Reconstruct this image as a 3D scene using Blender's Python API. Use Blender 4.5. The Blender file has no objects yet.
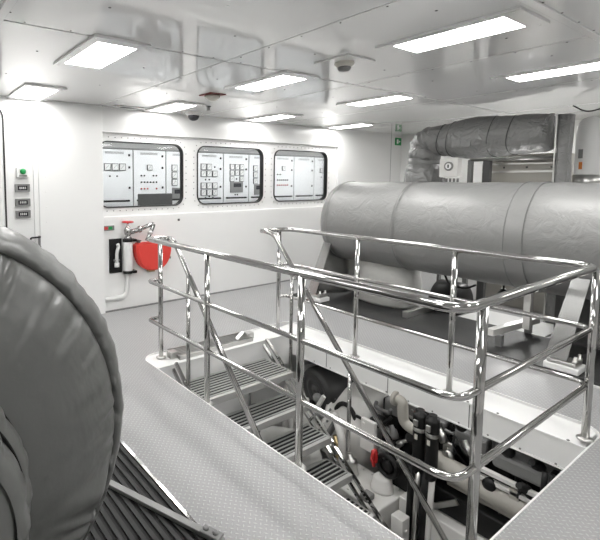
import bpy, bmesh, math, random
from mathutils import Vector, Matrix
from mathutils.geometry import tessellate_polygon
random.seed(7)
S = bpy.context.scene
COL = S.collection
PI = math.pi

# ------------------------------------------------------------------ materials
def nodes(name):
    m = bpy.data.materials.new(name); m.use_nodes = True
    nt = m.node_tree
    return m, nt, nt.nodes['Principled BSDF']

def mat(name, col, rough=.5, metal=0., coat=0., spec=.5, bump=None, rvar=None):
    """bump = (scale, strength, distance); rvar = (scale, amount) soft roughness variation"""
    m, nt, b = nodes(name)
    b.inputs['Base Color'].default_value = (*col, 1)
    b.inputs['Roughness'].default_value = rough
    b.inputs['Metallic'].default_value = metal
    b.inputs['Coat Weight'].default_value = coat
    b.inputs['Coat Roughness'].default_value = .08
    b.inputs['Specular IOR Level'].default_value = spec
    L = nt.links
    tc = nt.nodes.new('ShaderNodeTexCoord')
    if bump:
        n = nt.nodes.new('ShaderNodeTexNoise')
        n.inputs['Scale'].default_value = bump[0]; n.inputs['Detail'].default_value = 4
        L.new(tc.outputs['Object'], n.inputs['Vector'])
        bp = nt.nodes.new('ShaderNodeBump')
        bp.inputs['Strength'].default_value = bump[1]; bp.inputs['Distance'].default_value = bump[2]
        L.new(n.outputs['Fac'], bp.inputs['Height'])
        L.new(bp.outputs['Normal'], b.inputs['Normal'])
    if rvar:
        n2 = nt.nodes.new('ShaderNodeTexNoise'); n2.inputs['Scale'].default_value = rvar[0]
        L.new(tc.outputs['Object'], n2.inputs['Vector'])
        mr = nt.nodes.new('ShaderNodeMapRange')
        mr.inputs['To Min'].default_value = rough - rvar[1]; mr.inputs['To Max'].default_value = rough + rvar[1]
        L.new(n2.outputs['Fac'], mr.inputs['Value']); L.new(mr.outputs['Result'], b.inputs['Roughness'])
    return m

def lagging(name, col, rough, scale, strength, dist, metal=0., stretch=(1, 1, 1)):
    """soft cloth: broad wrinkles plus a fine weave"""
    m, nt, b = nodes(name); L = nt.links
    b.inputs['Base Color'].default_value = (*col, 1)
    b.inputs['Roughness'].default_value = rough; b.inputs['Metallic'].default_value = metal
    tc = nt.nodes.new('ShaderNodeTexCoord')
    mp = nt.nodes.new('ShaderNodeMapping'); mp.inputs['Scale'].default_value = stretch
    L.new(tc.outputs['Object'], mp.inputs['Vector'])
    n = nt.nodes.new('ShaderNodeTexNoise'); n.inputs['Scale'].default_value = scale
    n.inputs['Detail'].default_value = 3; n.inputs['Distortion'].default_value = 1.2
    L.new(mp.outputs['Vector'], n.inputs['Vector'])
    f = nt.nodes.new('ShaderNodeTexNoise'); f.inputs['Scale'].default_value = scale * 22
    L.new(tc.outputs['Object'], f.inputs['Vector'])
    ad = nt.nodes.new('ShaderNodeMath'); ad.operation = 'MULTIPLY_ADD'
    ad.inputs[1].default_value = .05
    L.new(f.outputs['Fac'], ad.inputs[0]); L.new(n.outputs['Fac'], ad.inputs[2])
    bp = nt.nodes.new('ShaderNodeBump'); bp.inputs['Strength'].default_value = strength; bp.inputs['Distance'].default_value = dist
    L.new(ad.outputs[0], bp.inputs['Height']); L.new(bp.outputs['Normal'], b.inputs['Normal'])
    return m

def tread_plate(name, col, rough, pitch, dist, metal=0.0, strength=1.0, top=None):
    """raised lozenges, alternating direction, as on checker plate"""
    m, nt, b = nodes(name); L = nt.links; N = nt.nodes
    b.inputs['Base Color'].default_value = (*col, 1)
    b.inputs['Roughness'].default_value = rough; b.inputs['Metallic'].default_value = metal
    def M(op, a, c=None, d=None):
        n = N.new('ShaderNodeMath'); n.operation = op
        for i, v in enumerate((a, c, d)):
            if v is None: continue
            if isinstance(v, (int, float)): n.inputs[i].default_value = v
            else: L.new(v, n.inputs[i])
        return n.outputs[0]
    tc = N.new('ShaderNodeTexCoord'); sp = N.new('ShaderNodeSeparateXYZ'); L.new(tc.outputs['Object'], sp.inputs[0])
    k = 1 / (pitch * math.sqrt(2))
    u = M('MULTIPLY', M('ADD', sp.outputs[0], sp.outputs[1]), k)
    v = M('MULTIPLY', M('SUBTRACT', sp.outputs[0], sp.outputs[1]), k)
    par = M('FLOORED_MODULO', M('ADD', M('FLOOR', u), M('FLOOR', v)), 2.0)
    a = M('ABSOLUTE', M('SUBTRACT', M('FRACT', u), .5)); c = M('ABSOLUTE', M('SUBTRACT', M('FRACT', v), .5))
    d1 = M('ADD', M('DIVIDE', a, .56), M('DIVIDE', c, .19)); d2 = M('ADD', M('DIVIDE', a, .19), M('DIVIDE', c, .56))
    inv = M('SUBTRACT', 1.0, par)
    d = M('ADD', M('MULTIPLY', d1, par), M('MULTIPLY', d2, inv))
    mr = N.new('ShaderNodeMapRange'); mr.interpolation_type = 'SMOOTHSTEP'
    mr.inputs['From Min'].default_value = 1.1; mr.inputs['From Max'].default_value = .55
    L.new(d, mr.inputs['Value'])
    bp = N.new('ShaderNodeBump'); bp.inputs['Distance'].default_value = dist; bp.inputs['Strength'].default_value = strength
    L.new(mr.outputs['Result'], bp.inputs['Height']); L.new(bp.outputs['Normal'], b.inputs['Normal'])
    if top:      # worn tops of the lozenges, lightened so colour stands in for lit relief
        mx = N.new('ShaderNodeMix'); mx.data_type = 'RGBA'
        mx.inputs['A'].default_value = (*col, 1); mx.inputs['B'].default_value = (*top, 1)
        L.new(mr.outputs['Result'], mx.inputs['Factor']); L.new(mx.outputs['Result'], b.inputs['Base Color'])
    # traffic wear: broad soft blotches in the gloss
    n2 = N.new('ShaderNodeTexNoise'); n2.inputs['Scale'].default_value = 1.3; L.new(tc.outputs['Object'], n2.inputs['Vector'])
    r2 = N.new('ShaderNodeMapRange'); r2.inputs['To Min'].default_value = rough - .1; r2.inputs['To Max'].default_value = rough + .1
    L.new(n2.outputs['Fac'], r2.inputs['Value']); L.new(r2.outputs['Result'], b.inputs['Roughness'])
    return m

def glow(name, col, strength):
    m = bpy.data.materials.new(name); m.use_nodes = True; nt = m.node_tree; nt.nodes.clear()
    e = nt.nodes.new('ShaderNodeEmission'); e.inputs[0].default_value = (*col, 1); e.inputs[1].default_value = strength
    o = nt.nodes.new('ShaderNodeOutputMaterial'); nt.links.new(e.outputs[0], o.inputs[0]); return m

def pane_glass(name):
    m = bpy.data.materials.new(name); m.use_nodes = True; nt = m.node_tree; nt.nodes.clear()
    t = nt.nodes.new('ShaderNodeBsdfTransparent'); t.inputs[0].default_value = (.95, .96, .96, 1)
    g = nt.nodes.new('ShaderNodeBsdfGlossy'); g.inputs['Roughness'].default_value = .02
    f = nt.nodes.new('ShaderNodeFresnel'); f.inputs[0].default_value = 1.3
    x = nt.nodes.new('ShaderNodeMixShader'); o = nt.nodes.new('ShaderNodeOutputMaterial')
    nt.links.new(f.outputs[0], x.inputs[0]); nt.links.new(t.outputs[0], x.inputs[1]); nt.links.new(g.outputs[0], x.inputs[2])
    nt.links.new(x.outputs[0], o.inputs[0]); return m

WALL = mat('white_wall_paint', (.84, .84, .83), .2, spec=.5, bump=(1.2, .05, .02))
CEIL = mat('ceiling_gloss_paint', (.88, .88, .875), .25, coat=1., spec=.5, bump=(.7, .012, .02))
CEIL.node_tree.nodes['Principled BSDF'].inputs['Coat IOR'].default_value = 1.75
CEIL.node_tree.nodes['Principled BSDF'].inputs['Coat Roughness'].default_value = .05
WHITE = mat('white_enamel', (.78, .78, .77), .3)
OFFW = mat('engine_white', (.66, .65, .63), .35, bump=(9, .12, .01))
BEIGE = mat('engine_beige', (.36, .345, .31), .4)
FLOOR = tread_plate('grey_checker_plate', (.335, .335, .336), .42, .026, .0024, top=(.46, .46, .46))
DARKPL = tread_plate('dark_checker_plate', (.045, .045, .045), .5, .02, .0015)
DARKPL.node_tree.nodes['Principled BSDF'].inputs['Specular IOR Level'].default_value = .15
CHROME = mat('polished_steel', (.46, .455, .445), .07, 1., rvar=(6, .03))
STEEL = mat('brushed_steel', (.56, .555, .54), .3, 1., bump=(40, .05, .002))
TANK = lagging('silver_cloth', (.27, .27, .266), .5, 6, .32, .03, .35)
TANKS = lagging('silver_cloth_seam', (.28, .28, .276), .45, 12, .2, .01, .5)
DLAG = lagging('dark_lagging', (.24, .24, .238), .40, 6, .8, .06, .3)
DLAG2 = lagging('pale_lagging', (.5, .5, .48), .6, 7, .3, .03)
VINYL = lagging('grey_vinyl', (.108, .11, .105), .36, 3.0, .25, .04, 0.)
BLACK = mat('black_paint', (.010, .010, .010), .42, spec=.25, bump=(14, .2, .01))
RUBBER = mat('black_rubber', (.018, .018, .018), .6, spec=.25)
GASKET = mat('gasket_rubber', (.01, .01, .01), .35)
GREY = mat('mid_grey_paint', (.2, .2, .198), .4)
DGREY = mat('dark_grey_paint', (.075, .075, .075), .42)
RED = mat('red_fabric', (.72, .055, .042), .5, bump=(20, .1, .01))
REDP = mat('red_paint', (.5, .03, .03), .35)
GREEN = mat('green_plastic', (.01, .28, .07), .3)
IVORY = mat('ivory_plastic', (.62, .60, .54), .4)
CAB = mat('cabinet_paint', (.76, .77, .78), .35)
TREADM = mat('galvanised_tread', (.5, .5, .49), .4, .5)
LEGM = mat('dull_steel_plate', (.42, .42, .415), .22, .9, bump=(3, .1, .02))
BRASS = mat('dull_brass', (.45, .36, .2), .35, 1.)
ORANGE = mat('orange_print', (.6, .2, .04), .5)
METER = mat('meter_face', (.72, .73, .72), .3)
SCREEN = mat('dark_screen', (.03, .03, .035), .2)
GLASS = pane_glass('window_glass')
LAMP = glow('lamp_diffuser', (1., .99, .97), 17)
FILLD = glow('added_deck_glow', (1., .99, .97), 6)  # glow of the fill lamps added below deck
FILLS = glow('added_walkway_glow', (1., .99, .97), 17)  # stronger glow of the fill lamp added under the near walkway
LAMPC = glow('control_room_diffuser', (1., 1., 1.), 7.5)
BLANK = mat('seam_backing', (.03, .03, .03), .8)  # dark backing behind the open ceiling joints

# ------------------------------------------------------------------ geometry
def BM(): return bmesh.new()

def smooth(bm, faces):
    for f in faces: f.smooth = True

def box(bm, x0, x1, y0, y1, z0, z1, bev=0., mi=0, M=None):
    vs = [bm.verts.new(Vector(c)) for c in ((x0, y0, z0), (x1, y0, z0), (x1, y1, z0), (x0, y1, z0), (x0, y0, z1), (x1, y0, z1), (x1, y1, z1), (x0, y1, z1))]
    fs = [bm.faces.new([vs[i] for i in q]) for q in ((0, 3, 2, 1), (4, 5, 6, 7), (0, 1, 5, 4), (1, 2, 6, 5), (2, 3, 7, 6), (3, 0, 4, 7))]
    for f in fs: f.material_index = mi
    if M is not None: bmesh.ops.transform(bm, matrix=M, verts=vs)
    if bev > 0:
        es = list({e for f in fs for e in f.edges})
        r = bmesh.ops.bevel(bm, geom=es, offset=bev, segments=2, affect='EDGES', profile=.5)
        for f in r['faces']: f.material_index = mi

def basis(axis):
    a = Vector(axis).normalized()
    t = Vector((0, 0, 1)) if abs(a.z) < .9 else Vector((1, 0, 0))
    u = a.cross(t).normalized(); return a, u, a.cross(u).normalized()

def lathe(bm, prof, origin, axis=(0, 0, 1), n=32, cap=True, mi=0, fn=None):
    """profile of (radius, height) pairs turned about axis; fn(angle, k, r, h) -> (r, h) may dent it"""
    a, u, v = basis(axis); o = Vector(origin); rings = []
    for k, (r, h) in enumerate(prof):
        if r < 1e-6: rings.append([bm.verts.new(o + a * h)]); continue
        ring = []
        for i in range(n):
            t = 2 * PI * i / n; rr, hh = (r, h) if fn is None else fn(t, k, r, h)
            ring.append(bm.verts.new(o + a * hh + (u * math.cos(t) + v * math.sin(t)) * rr))
        rings.append(ring)
    out = []
    for A, B in zip(rings, rings[1:]):
        for i in range(n):
            j = (i + 1) % n
            if len(A) == 1 and len(B) == 1: continue
            if len(A) == 1: q = (A[0], B[j], B[i])
            elif len(B) == 1: q = (A[i], A[j], B[0])
            else: q = (A[i], A[j], B[j], B[i])
            f = bm.faces.new(q); f.material_index = mi; f.smooth = True; out.append(f)
    if cap:
        for R, rev in ((rings[0], 1), (rings[-1], 0)):
            if len(R) > 1:
                f = bm.faces.new(R[::-1] if rev else R); f.material_index = mi; out.append(f)
    return out

def cyl(bm, p, q, r, r2=None, n=20, mi=0):
    p, q = Vector(p), Vector(q); d = q - p
    lathe(bm, [(r, 0), (r2 if r2 is not None else r, d.length)], p, d, n, mi=mi)

def fillet(pts, r, n=6):
    P = [Vector(p) for p in pts]; out = [P[0]]
    for a, b, c in zip(P, P[1:], P[2:]):
        d1 = (a - b); d2 = (c - b); l = min(r, d1.length * .49, d2.length * .49)
        s, e = b + d1.normalized() * l, b + d2.normalized() * l
        for i in range(n + 1):
            t = i / n; out.append((1 - t) ** 2 * s + 2 * t * (1 - t) * b + t * t * e)
    out.append(P[-1]); return out

def tube(bm, pts, rad, fil=0., n=14, closed=False, mi=0, caps=True, nf=6, rx=None):
    P = fillet(pts, fil, nf) if fil > 0 else [Vector(p) for p in pts]
    Q = [P[0]]
    for p in P[1:]:
        if (p - Q[-1]).length > 1e-5: Q.append(p)
    P = Q
    if closed and (P[0] - P[-1]).length < 1e-5: P.pop()
    m = len(P); rings = []; nrm = None
    for i, p in enumerate(P):
        if closed: t = (P[(i + 1) % m] - P[i - 1]).normalized()
        else: t = (P[min(i + 1, m - 1)] - P[max(i - 1, 0)]).normalized()
        if nrm is None: _, nrm, _ = basis(t)
        nrm = (nrm - t * nrm.dot(t)).normalized(); b = t.cross(nrm)
        rr = rad[i] if isinstance(rad, (list, tuple)) else rad
        rings.append([bm.verts.new(p + (nrm * math.cos(2 * PI * k / n) + b * math.sin(2 * PI * k / n)) * rr) for k in range(n)])
    for i in range(m if closed else m - 1):
        A, B = rings[i], rings[(i + 1) % m]
        for k in range(n):
            f = bm.faces.new((A[k], A[(k + 1) % n], B[(k + 1) % n], B[k])); f.smooth = True; f.material_index = mi
    if caps and not closed:
        bm.faces.new(rings[0][::-1]).material_index = mi; bm.faces.new(rings[-1]).material_index = mi

def rrect(u0, u1, v0, v1, r, n=6):
    out = []
    for cu, cv, a0 in ((u1 - r, v1 - r, 0), (u0 + r, v1 - r, PI / 2), (u0 + r, v0 + r, PI), (u1 - r, v0 + r, 1.5 * PI)):
        for i in range(n + 1):
            a = a0 + PI / 2 * i / n; out.append((cu + r * math.cos(a), cv + r * math.sin(a)))
    return out

def plate(bm, outer, holes, f, t0, t1, mi=0):
    """flat slab with holes; f(u, v, t) -> point, from t0 to t1"""
    loops = [outer] + holes
    flat = [p for l in loops for p in l]
    tris = tessellate_polygon([[Vector((p[0], p[1], 0)) for p in l] for l in loops])
    A = [bm.verts.new(f(p[0], p[1], t0)) for p in flat]; B = [bm.verts.new(f(p[0], p[1], t1)) for p in flat]
    for t in tris:
        for V, q in ((A, t), (B, t[::-1])):
            try: bm.faces.new([V[i] for i in q]).material_index = mi
            except ValueError: pass
    k = 0
    for l in loops:
        n = len(l)
        for i in range(n):
            j = (i + 1) % n
            bm.faces.new((A[k + i], A[k + j], B[k + j], B[k + i])).material_index = mi
        k += n
    bmesh.ops.recalc_face_normals(bm, faces=bm.faces[:])

def prism(bm, pts, d, mi=0):
    d = Vector(d); A = [bm.verts.new(Vector(p)) for p in pts]; B = [bm.verts.new(Vector(p) + d) for p in pts]; n = len(A)
    fs = [bm.faces.new(A[::-1]), bm.faces.new(B)] + [bm.faces.new((A[i], A[(i + 1) % n], B[(i + 1) % n], B[i])) for i in range(n)]
    for f in fs: f.material_index = mi
    bmesh.ops.recalc_face_normals(bm, faces=fs)

def bolt(bm, p, axis, r=.008, h=.006, mi=0):
    lathe(bm, [(r, 0), (r, h * .6), (r * .6, h)], p, axis, 8, mi=mi)

def wloc(o):
    v = Vector((0, 0, 0))
    while o is not None: v += o.location; o = o.parent
    return v

def obj(name, bm, mats, parent=None, loc=None, label=None):
    me = bpy.data.meshes.new(name)
    base = Vector(loc) if loc is not None else Vector((0, 0, 0))
    sh = base if parent is None else wloc(parent)
    if parent is None and loc is not None: sh = base
    bmesh.ops.translate(bm, vec=-sh, verts=bm.verts[:])
    bm.to_mesh(me); bm.free()
    for m in (mats if isinstance(mats, (list, tuple)) else [mats]): me.materials.append(m)
    o = bpy.data.objects.new(name, me); COL.objects.link(o)
    if parent is not None: o.parent = parent
    elif loc is not None: o.location = base
    if label: o['label'] = label
    return o

def thing(name, label, cat, loc=(0, 0, 0), group=None):
    o = bpy.data.objects.new(name, None); COL.objects.link(o); o.location = loc
    o.empty_display_size = .1
    return tag(o, label, cat, group)

def tag(o, label, cat, group=None):
    o['label'] = label; o['category'] = cat
    if group: o['group'] = group
    return o

def struct(name, bm, m, parent=None):
    o = obj(name, bm, m, parent)
    if parent is None: o['kind'] = 'structure'
    return o

def dup(root, loc, label, group=None):
    r = root.copy(); COL.objects.link(r); r.location = loc; r['label'] = label
    if group: r['group'] = group
    for ch in list(root.children):
        c = ch.copy(); COL.objects.link(c); c.parent = r
        for g in list(ch.children):
            d = g.copy(); COL.objects.link(d); d.parent = c
    return r

# ------------------------------------------------------------------ camera
cd = bpy.data.cameras.new('camera'); cam = bpy.data.objects.new('camera', cd); COL.objects.link(cam)
cam.location = (0, 0, 1.6)
cam.rotation_euler = (math.radians(90 - 4.774), 0, math.radians(-34.346))
cd.sensor_fit = 'HORIZONTAL'; cd.sensor_width = 36; cd.lens = 455 / 600 * 36
cd.shift_x = 100 / 600; cd.shift_y = -52 / 600
cd.clip_start = .02; cd.clip_end = 60
S.camera = cam

CZ = 2.46           # ceiling height
HX0, HX1, HY0, HY1 = 1.815, 3.72, .835, 3.62     # hatch in the deck

# ------------------------------------------------------------------ room shell
hole = rrect(HX0, HX1, HY0, HY1, .14)
bm = BM(); plate(bm, [(-2, -2.5), (8.2, -2.5), (8.2, 5.3), (-2, 5.3)], [hole[::-1]], lambda u, v, t: Vector((u, v, t)), 0, -.06)
struct('floor', bm, FLOOR)
# white lip round the hatch
bm = BM(); inn = rrect(HX0 + .006, HX1 - .006, HY0 + .006, HY1 - .006, .134); out = rrect(HX0 - .002, HX1 + .002, HY0 - .002, HY1 + .002, .142)
plate(bm, out, [inn[::-1]], lambda u, v, t: Vector((u, v, t)), -.07, .004)
struct('trim_1', bm, WHITE)
# ceiling sheets with open joints and a dark backing
bm = BM(); xs = [-2, -.9, .53, 2.06, 3.52, 5.03, 6.6, 8.2]; ys = [-2.5, -.75, .98, 2.69, 4.4, 5.3]
ys = [-2.5, -.75, .98, 2.69, 5.3]
g = .005
for a, b in zip(xs, xs[1:]):
    for c, d in zip(ys, ys[1:]): box(bm, a + g, b - g, c + .009, d - .009, CZ, CZ + .02)
box(bm, -2, 8.2, -2.5, 5.3, CZ + .021, CZ + .06, mi=1)
cl = struct('ceiling', bm, [CEIL, BLANK])
bm = BM()
for a, b in zip(xs[2:], xs[3:]):
    for c, d in zip(ys[1:], ys[2:]):
        for k in range(6):
            for p in ((a + .03, c + (d - c) * (k + .5) / 6), (a + (b - a) * (k + .5) / 6, d - .03)):
                bolt(bm, (p[0], p[1], CZ), (0, 0, -1), .006, .003)
for a in (.9, 1.7, 2.4, 3.2, 3.9, 4.7):
    for c in (.5, 1.3, 2.2, 3.2, 4.0): bolt(bm, (a + .07 * math.sin(c * 9), c, CZ), (0, 0, -1), .008, .003)
obj('ceiling_screws', bm, DGREY, cl)
bm = BM(); box(bm, .53, 8.2, .955, 1.0, CZ - .012, CZ, .003); struct('trim_2', bm, CEIL)
bm = BM(); box(bm, .50, .545, .98, 5.1, CZ - .02, CZ, .003); struct('trim_3', bm, CEIL)
# outer walls
bm = BM(); box(bm, -2.1, -2, -2.5, 5.3, 0, CZ); struct('wall_left', bm, WALL)
bm = BM(); box(bm, 8.2, 8.3, -2.5, 5.3, 0, CZ); struct('wall_right', bm, WALL)
bm = BM(); box(bm, -2, 8.2, -2.6, -2.5, 0, CZ); struct('wall_behind', bm, WALL)
# far wall: front skin lines Y 5.12, window band set back to 5.17
bm = BM()
box(bm, -2, 1.345, 5.10, 5.3, 0, CZ)
box(bm, 1.345, 2.085, 5.06, 5.3, 0, CZ, .006)
box(bm, 2.07, 6.35, 5.12, 5.3, 2.165, CZ)
box(bm, 2.07, 6.35, 5.12, 5.3, 0, 1.135)
box(bm, 6.35, 8.2, 5.12, 5.3, 0, CZ)
WIN = [(2.06, 3.255), (3.48, 4.683), (4.905, 6.128)]
holes = [rrect(a, b, 1.262, 2.068, .13) for a, b in WIN]
plate(bm, [(2.07 if 0 else 2.0, 1.10), (6.36, 1.10), (6.36, 2.2), (2.0, 2.2)], [h[::-1] for h in holes], lambda u, v, t: Vector((u, t, v)), 5.17, 5.22)
struct('wall_far', bm, WALL)
bm = BM(); box(bm, 2.085, 6.35, 5.128, 5.17, 1.125, 1.16, .008); struct('trim_4', bm, WHITE)
bm = BM(); box(bm, 1.295, 1.345, 5.075, 5.10, 0, CZ - .01, .004)
for k in range(14):
    bolt(bm, (1.32, 5.075, .18 + k * .165), (0, -1, 0), .006, .004); bolt(bm, (1.42, 5.06, .15 + k * .165), (0, -1, 0), .006, .004)
struct('trim_5', bm, WALL)
bm = BM(); box(bm, 2.09, 8.2, 5.09, 5.12, 0, .012); struct('baseboard_far', bm, GREY)
bm = BM(); box(bm, 7.86, 7.868, 5.118, 5.121, 0, CZ); struct('trim_6', bm, GREY)
# windows of the far wall
for i, (a, b) in enumerate(WIN):
    bm = BM(); plate(bm, rrect(a, b, 1.262, 2.068, .13, 8), [rrect(a + .013, b - .013, 1.275, 2.055, .118, 8)[::-1]], lambda u, v, t: Vector((u, t, v)), 5.155, 5.225)
    w = struct('window_%d' % (i + 1), bm, GASKET)
    bm = BM(); plate(bm, rrect(a + .012, b - .012, 1.274, 2.056, .118, 8), [], lambda u, v, t: Vector((u, t, v)), 5.195, 5.203); obj('pane', bm, GLASS, w)
    bm = BM(); ring = rrect(a - .05, b + .05, 1.225, 2.115, .16, 4)
    pts = [Vector((p[0], 5.17, p[1])) for p in ring]; acc = 0
    for p, q in zip(pts, pts[1:] + pts[:1]):
        l = (q - p).length; s = 0
        while acc + (l - s) >= .085:
            s += .085 - acc; acc = 0
            c = p.lerp(q, s / l)
            if c.x > 2.1: bolt(bm, c, (0, -1, 0), .007, .005)
        acc += l - s
    obj('bolt_ring', bm, GREY, w)
# left bulkhead door, its rounded leaf just inside the frame
bm = BM(); plate(bm, rrect(.2, 1.0, .12, 2.37, .14, 8), [], lambda u, v, t: Vector((u, t, v)), 5.085, 5.10)
d1 = struct('door_1', bm, WALL)
bm = BM(); plate(bm, rrect(.18, 1.015, .10, 2.39, .16, 8), [rrect(.195, 1.0, .115, 2.375, .14, 8)[::-1]], lambda u, v, t: Vector((u, t, v)), 5.075, 5.10)
obj('door_seal', bm, GASKET, d1)

# ------------------------------------------------------------------ control room behind the windows
bm = BM(); box(bm, 1.2, 9.6, 5.3, 7.4, -.06, 0); struct('floor_control_room', bm, GREY)
bm = BM(); box(bm, 1.2, 9.6, 5.3, 7.4, CZ, CZ + .06); struct('ceiling_control_room', bm, WALL)
bm = BM(); box(bm, 1.2, 9.6, 7.3, 7.4, 0, CZ); struct('wall_control_room', bm, WALL)
bm = BM(); box(bm, 1.2, 1.3, 5.3, 7.3, 0, CZ); box(bm, 9.5, 9.6, 5.3, 7.3, 0, CZ); struct('wall_control_room_sides', bm, WALL)
for k, x in enumerate((2.4, 3.9, 5.4, 6.9, 8.4)):
    t = thing('control_room_light', 'flat ceiling light of the control room, %s from its left end' % ['first', 'second', 'third', 'fourth', 'fifth'][k], 'light', (x, 5.85, CZ), 'control room lights')
    bm = BM(); box(bm, x - .6, x + .6, 5.6, 6.1, CZ - .03, CZ, .004); obj('frame', bm, WHITE, t)
    bm = BM(); box(bm, x - .55, x + .55, 5.64, 6.06, CZ - .034, CZ - .0305); obj('diffuser', bm, LAMPC, t)

CY = 6.6
def cabinet(k, x0, x1, label, meters=(), buttons=(), screens=(), handles=True, mimic=None):
    t = thing('switchboard_cabinet', label, 'cabinet', ((x0 + x1) / 2, CY + .3, 0), 'control room cabinets')
    bm = BM(); box(bm, x0 + .001, x1 - .001, CY + .002, CY + .6, .0, 2.10, .004); obj('body', bm, DGREY if 0 else GREY, t)
    bm = BM(); box(bm, x0 + .010, x1 - .010, CY - .022, CY, .1, 2.07, .003); d = obj('door', bm, CAB, t)
    f = CY - .022
    for z in (1.78, 1.46, 1.97):
        bm = BM(); box(bm, x1 - .085, x1 - .055, f - .015, f, z, z + .035, .004); obj('latch', bm, BLACK, d)
    if handles:
        bm = BM(); tube(bm, [(x0 + .07, f, 1.275), (x0 + .07, f - .05, 1.275), (x1 - .09, f - .05, 1.275), (x1 - .09, f, 1.275)], .015, .03); obj('handle', bm, BLACK, d)
    bm = BM(); xm = (x0 + x1) / 2
    for j in range(4): box(bm, xm - .17, xm + .14, f - .003, f, 2.005 + j * .009, 2.009 + j * .009)
    obj('vent_slots', bm, GREY, d)
    for (cx, z, s) in meters:
        bm = BM(); X = x0 + cx; box(bm, X - s, X + s, f - .018, f, z - s, z + s, .004, 0); box(bm, X - s * .82, X + s * .82, f - .02, f - .017, z - s * .82, z + s * .82, 0, 1)
        mt = obj('meter', bm, [DGREY, METER], d)
        bm = BM(); prism(bm, [(X - s * .6, f - .0212, z - s * .5), (X - s * .5, f - .0212, z - s * .5), (X + s * .45, f - .0212, z + s * .5), (X + s * .4, f - .0212, z + s * .55)], (0, .001, 0)); obj('needle', bm, DGREY, mt)
    for (cx, z, m) in buttons:
        bm = BM(); bolt(bm, (x0 + cx, f, z), (0, -1, 0), .013, .02); obj('push_button', bm, m, d)
    for (cx, z, w, h) in screens:
        bm = BM(); X = x0 + cx; box(bm, X - w, X + w, f - .015, f, z - h, z + h, .004, 0); box(bm, X - w * .5, X + w * .7, f - .017, f - .014, z, z + h * .7, 0, 1)
        obj('control_panel', bm, [GREY, SCREEN], d)
    return t
X = [2.616 + .598 * k for k in range(10)]
Bk, Rd = BLACK, REDP
cabinet(0, X[0], X[1], 'control cabinet with one row of three square meters, in the left window', [(.16 + .125 * j, 1.80, .055) for j in range(3)], [(.2, 1.66, Bk), (.32, 1.66, Bk)])
cabinet(1, X[1], X[2], 'control cabinet with three rows of small dark and red buttons, left window', [(.29, 1.80, .045)],
        [(.14 + .055 * j, 1.67, Bk) for j in (0, 1, 4, 5)] + [(.14 + .055 * j, 1.565, Bk) for j in range(6)] + [(.14 + .055 * j, 1.46, Rd) for j in (0, 1, 2, 5)])
cabinet(2, X[2], X[3], 'control cabinet cut by the right edge of the left window, meters in a column', [(.16, 1.80, .055), (.16, 1.68, .055), (.16, 1.56, .055)], [], [(.2, 1.37, .09, .1)])
cabinet(3, X[3], X[4], 'control cabinet with four rows of square meters, left in the middle window', [(.15 + .125 * j, 1.83, .055) for j in range(2)] + [(.15 + .125 * j, 1.71, .055) for j in range(3)] + [(.15 + .125 * j, z, .055) for j in range(3) for z in (1.50, 1.38)],
        [(.4, 1.83, Bk), (.2, 1.605, Bk), (.28, 1.605, Bk), (.2, 1.29, Bk), (.28, 1.31, Bk), (.36, 1.29, Bk)])
cabinet(4, X[4], X[5], 'control cabinet with a block of nine meters above a grey display, middle window', [(.19 + .115 * j, z, .05) for j in range(3) for z in (1.84, 1.73)] + [(.19, 1.62, .05), (.42, 1.62, .05)], [(.30, 1.62, Bk), (.27, 1.33, Bk), (.32, 1.33, Bk)], [(.3, 1.47, .15, .1)])
cabinet(5, X[5], X[6], 'control cabinet cut by the right edge of the middle window, meters and display', [(.16, 1.82, .055), (.16, 1.70, .055), (.16, 1.58, .055)], [], [(.22, 1.42, .09, .1)])
cabinet(6, X[6], X[7], 'control cabinet with one square instrument over black and red button rows, right window', [(.30, 1.83, .045)],
        [(.14 + .07 * j, 1.71, Bk) for j in range(2)] + [(.14 + .055 * j, 1.60, Bk) for j in range(6)] + [(.14 + .055 * j, 1.50, Rd) for j in range(6)])
cabinet(7, X[7], X[8], 'blank control cabinet door without instruments, middle of the right window')
cabinet(8, X[8], X[9], 'control cabinet with a single meter above a knob, far right window', [(.22, 1.80, .05)], [(.22, 1.66, Bk)])
t = thing('desk_monitor', 'dark flat monitor seen from behind at bottom of left window', 'monitor', (3.35, 5.95, 0))
bm = BM(); box(bm, 2.98, 3.55, 5.93, 5.97, 1.17, 1.40, .01); obj('screen_shell', bm, DGREY, t)
bm = BM(); box(bm, 3.2, 3.34, 5.97, 6.02, .78, 1.25, .01); box(bm, 3.12, 3.42, 5.88, 6.08, .76, .78, .004); obj('foot', bm, BLACK, t)
t = thing('desk_phone_stand', 'small black upright unit at bottom left corner of the right window', 'phone', (5.55, 5.95, 0))
bm = BM(); box(bm, 5.42, 5.56, 5.92, 5.97, 1.2, 1.46, .01); obj('handset_cradle', bm, BLACK, t)
bm = BM(); box(bm, 5.46, 5.52, 5.93, 5.97, .78, 1.2); box(bm, 5.4, 5.6, 5.88, 6.04, .76, .78, .004); obj('foot', bm, BLACK, t)
t = thing('control_desk', 'long grey desk standing under the control room windows', 'desk', (4.2, 5.9, 0))
bm = BM(); box(bm, 2.6, 6.2, 5.65, 6.15, .72, .76, .006); obj('top', bm, GREY, t)
for x in (2.7, 4.4, 6.0):
    bm = BM(); box(bm, x, x + .05, 5.7, 6.1, 0, .72); obj('leg', bm, GREY, t)

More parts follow.
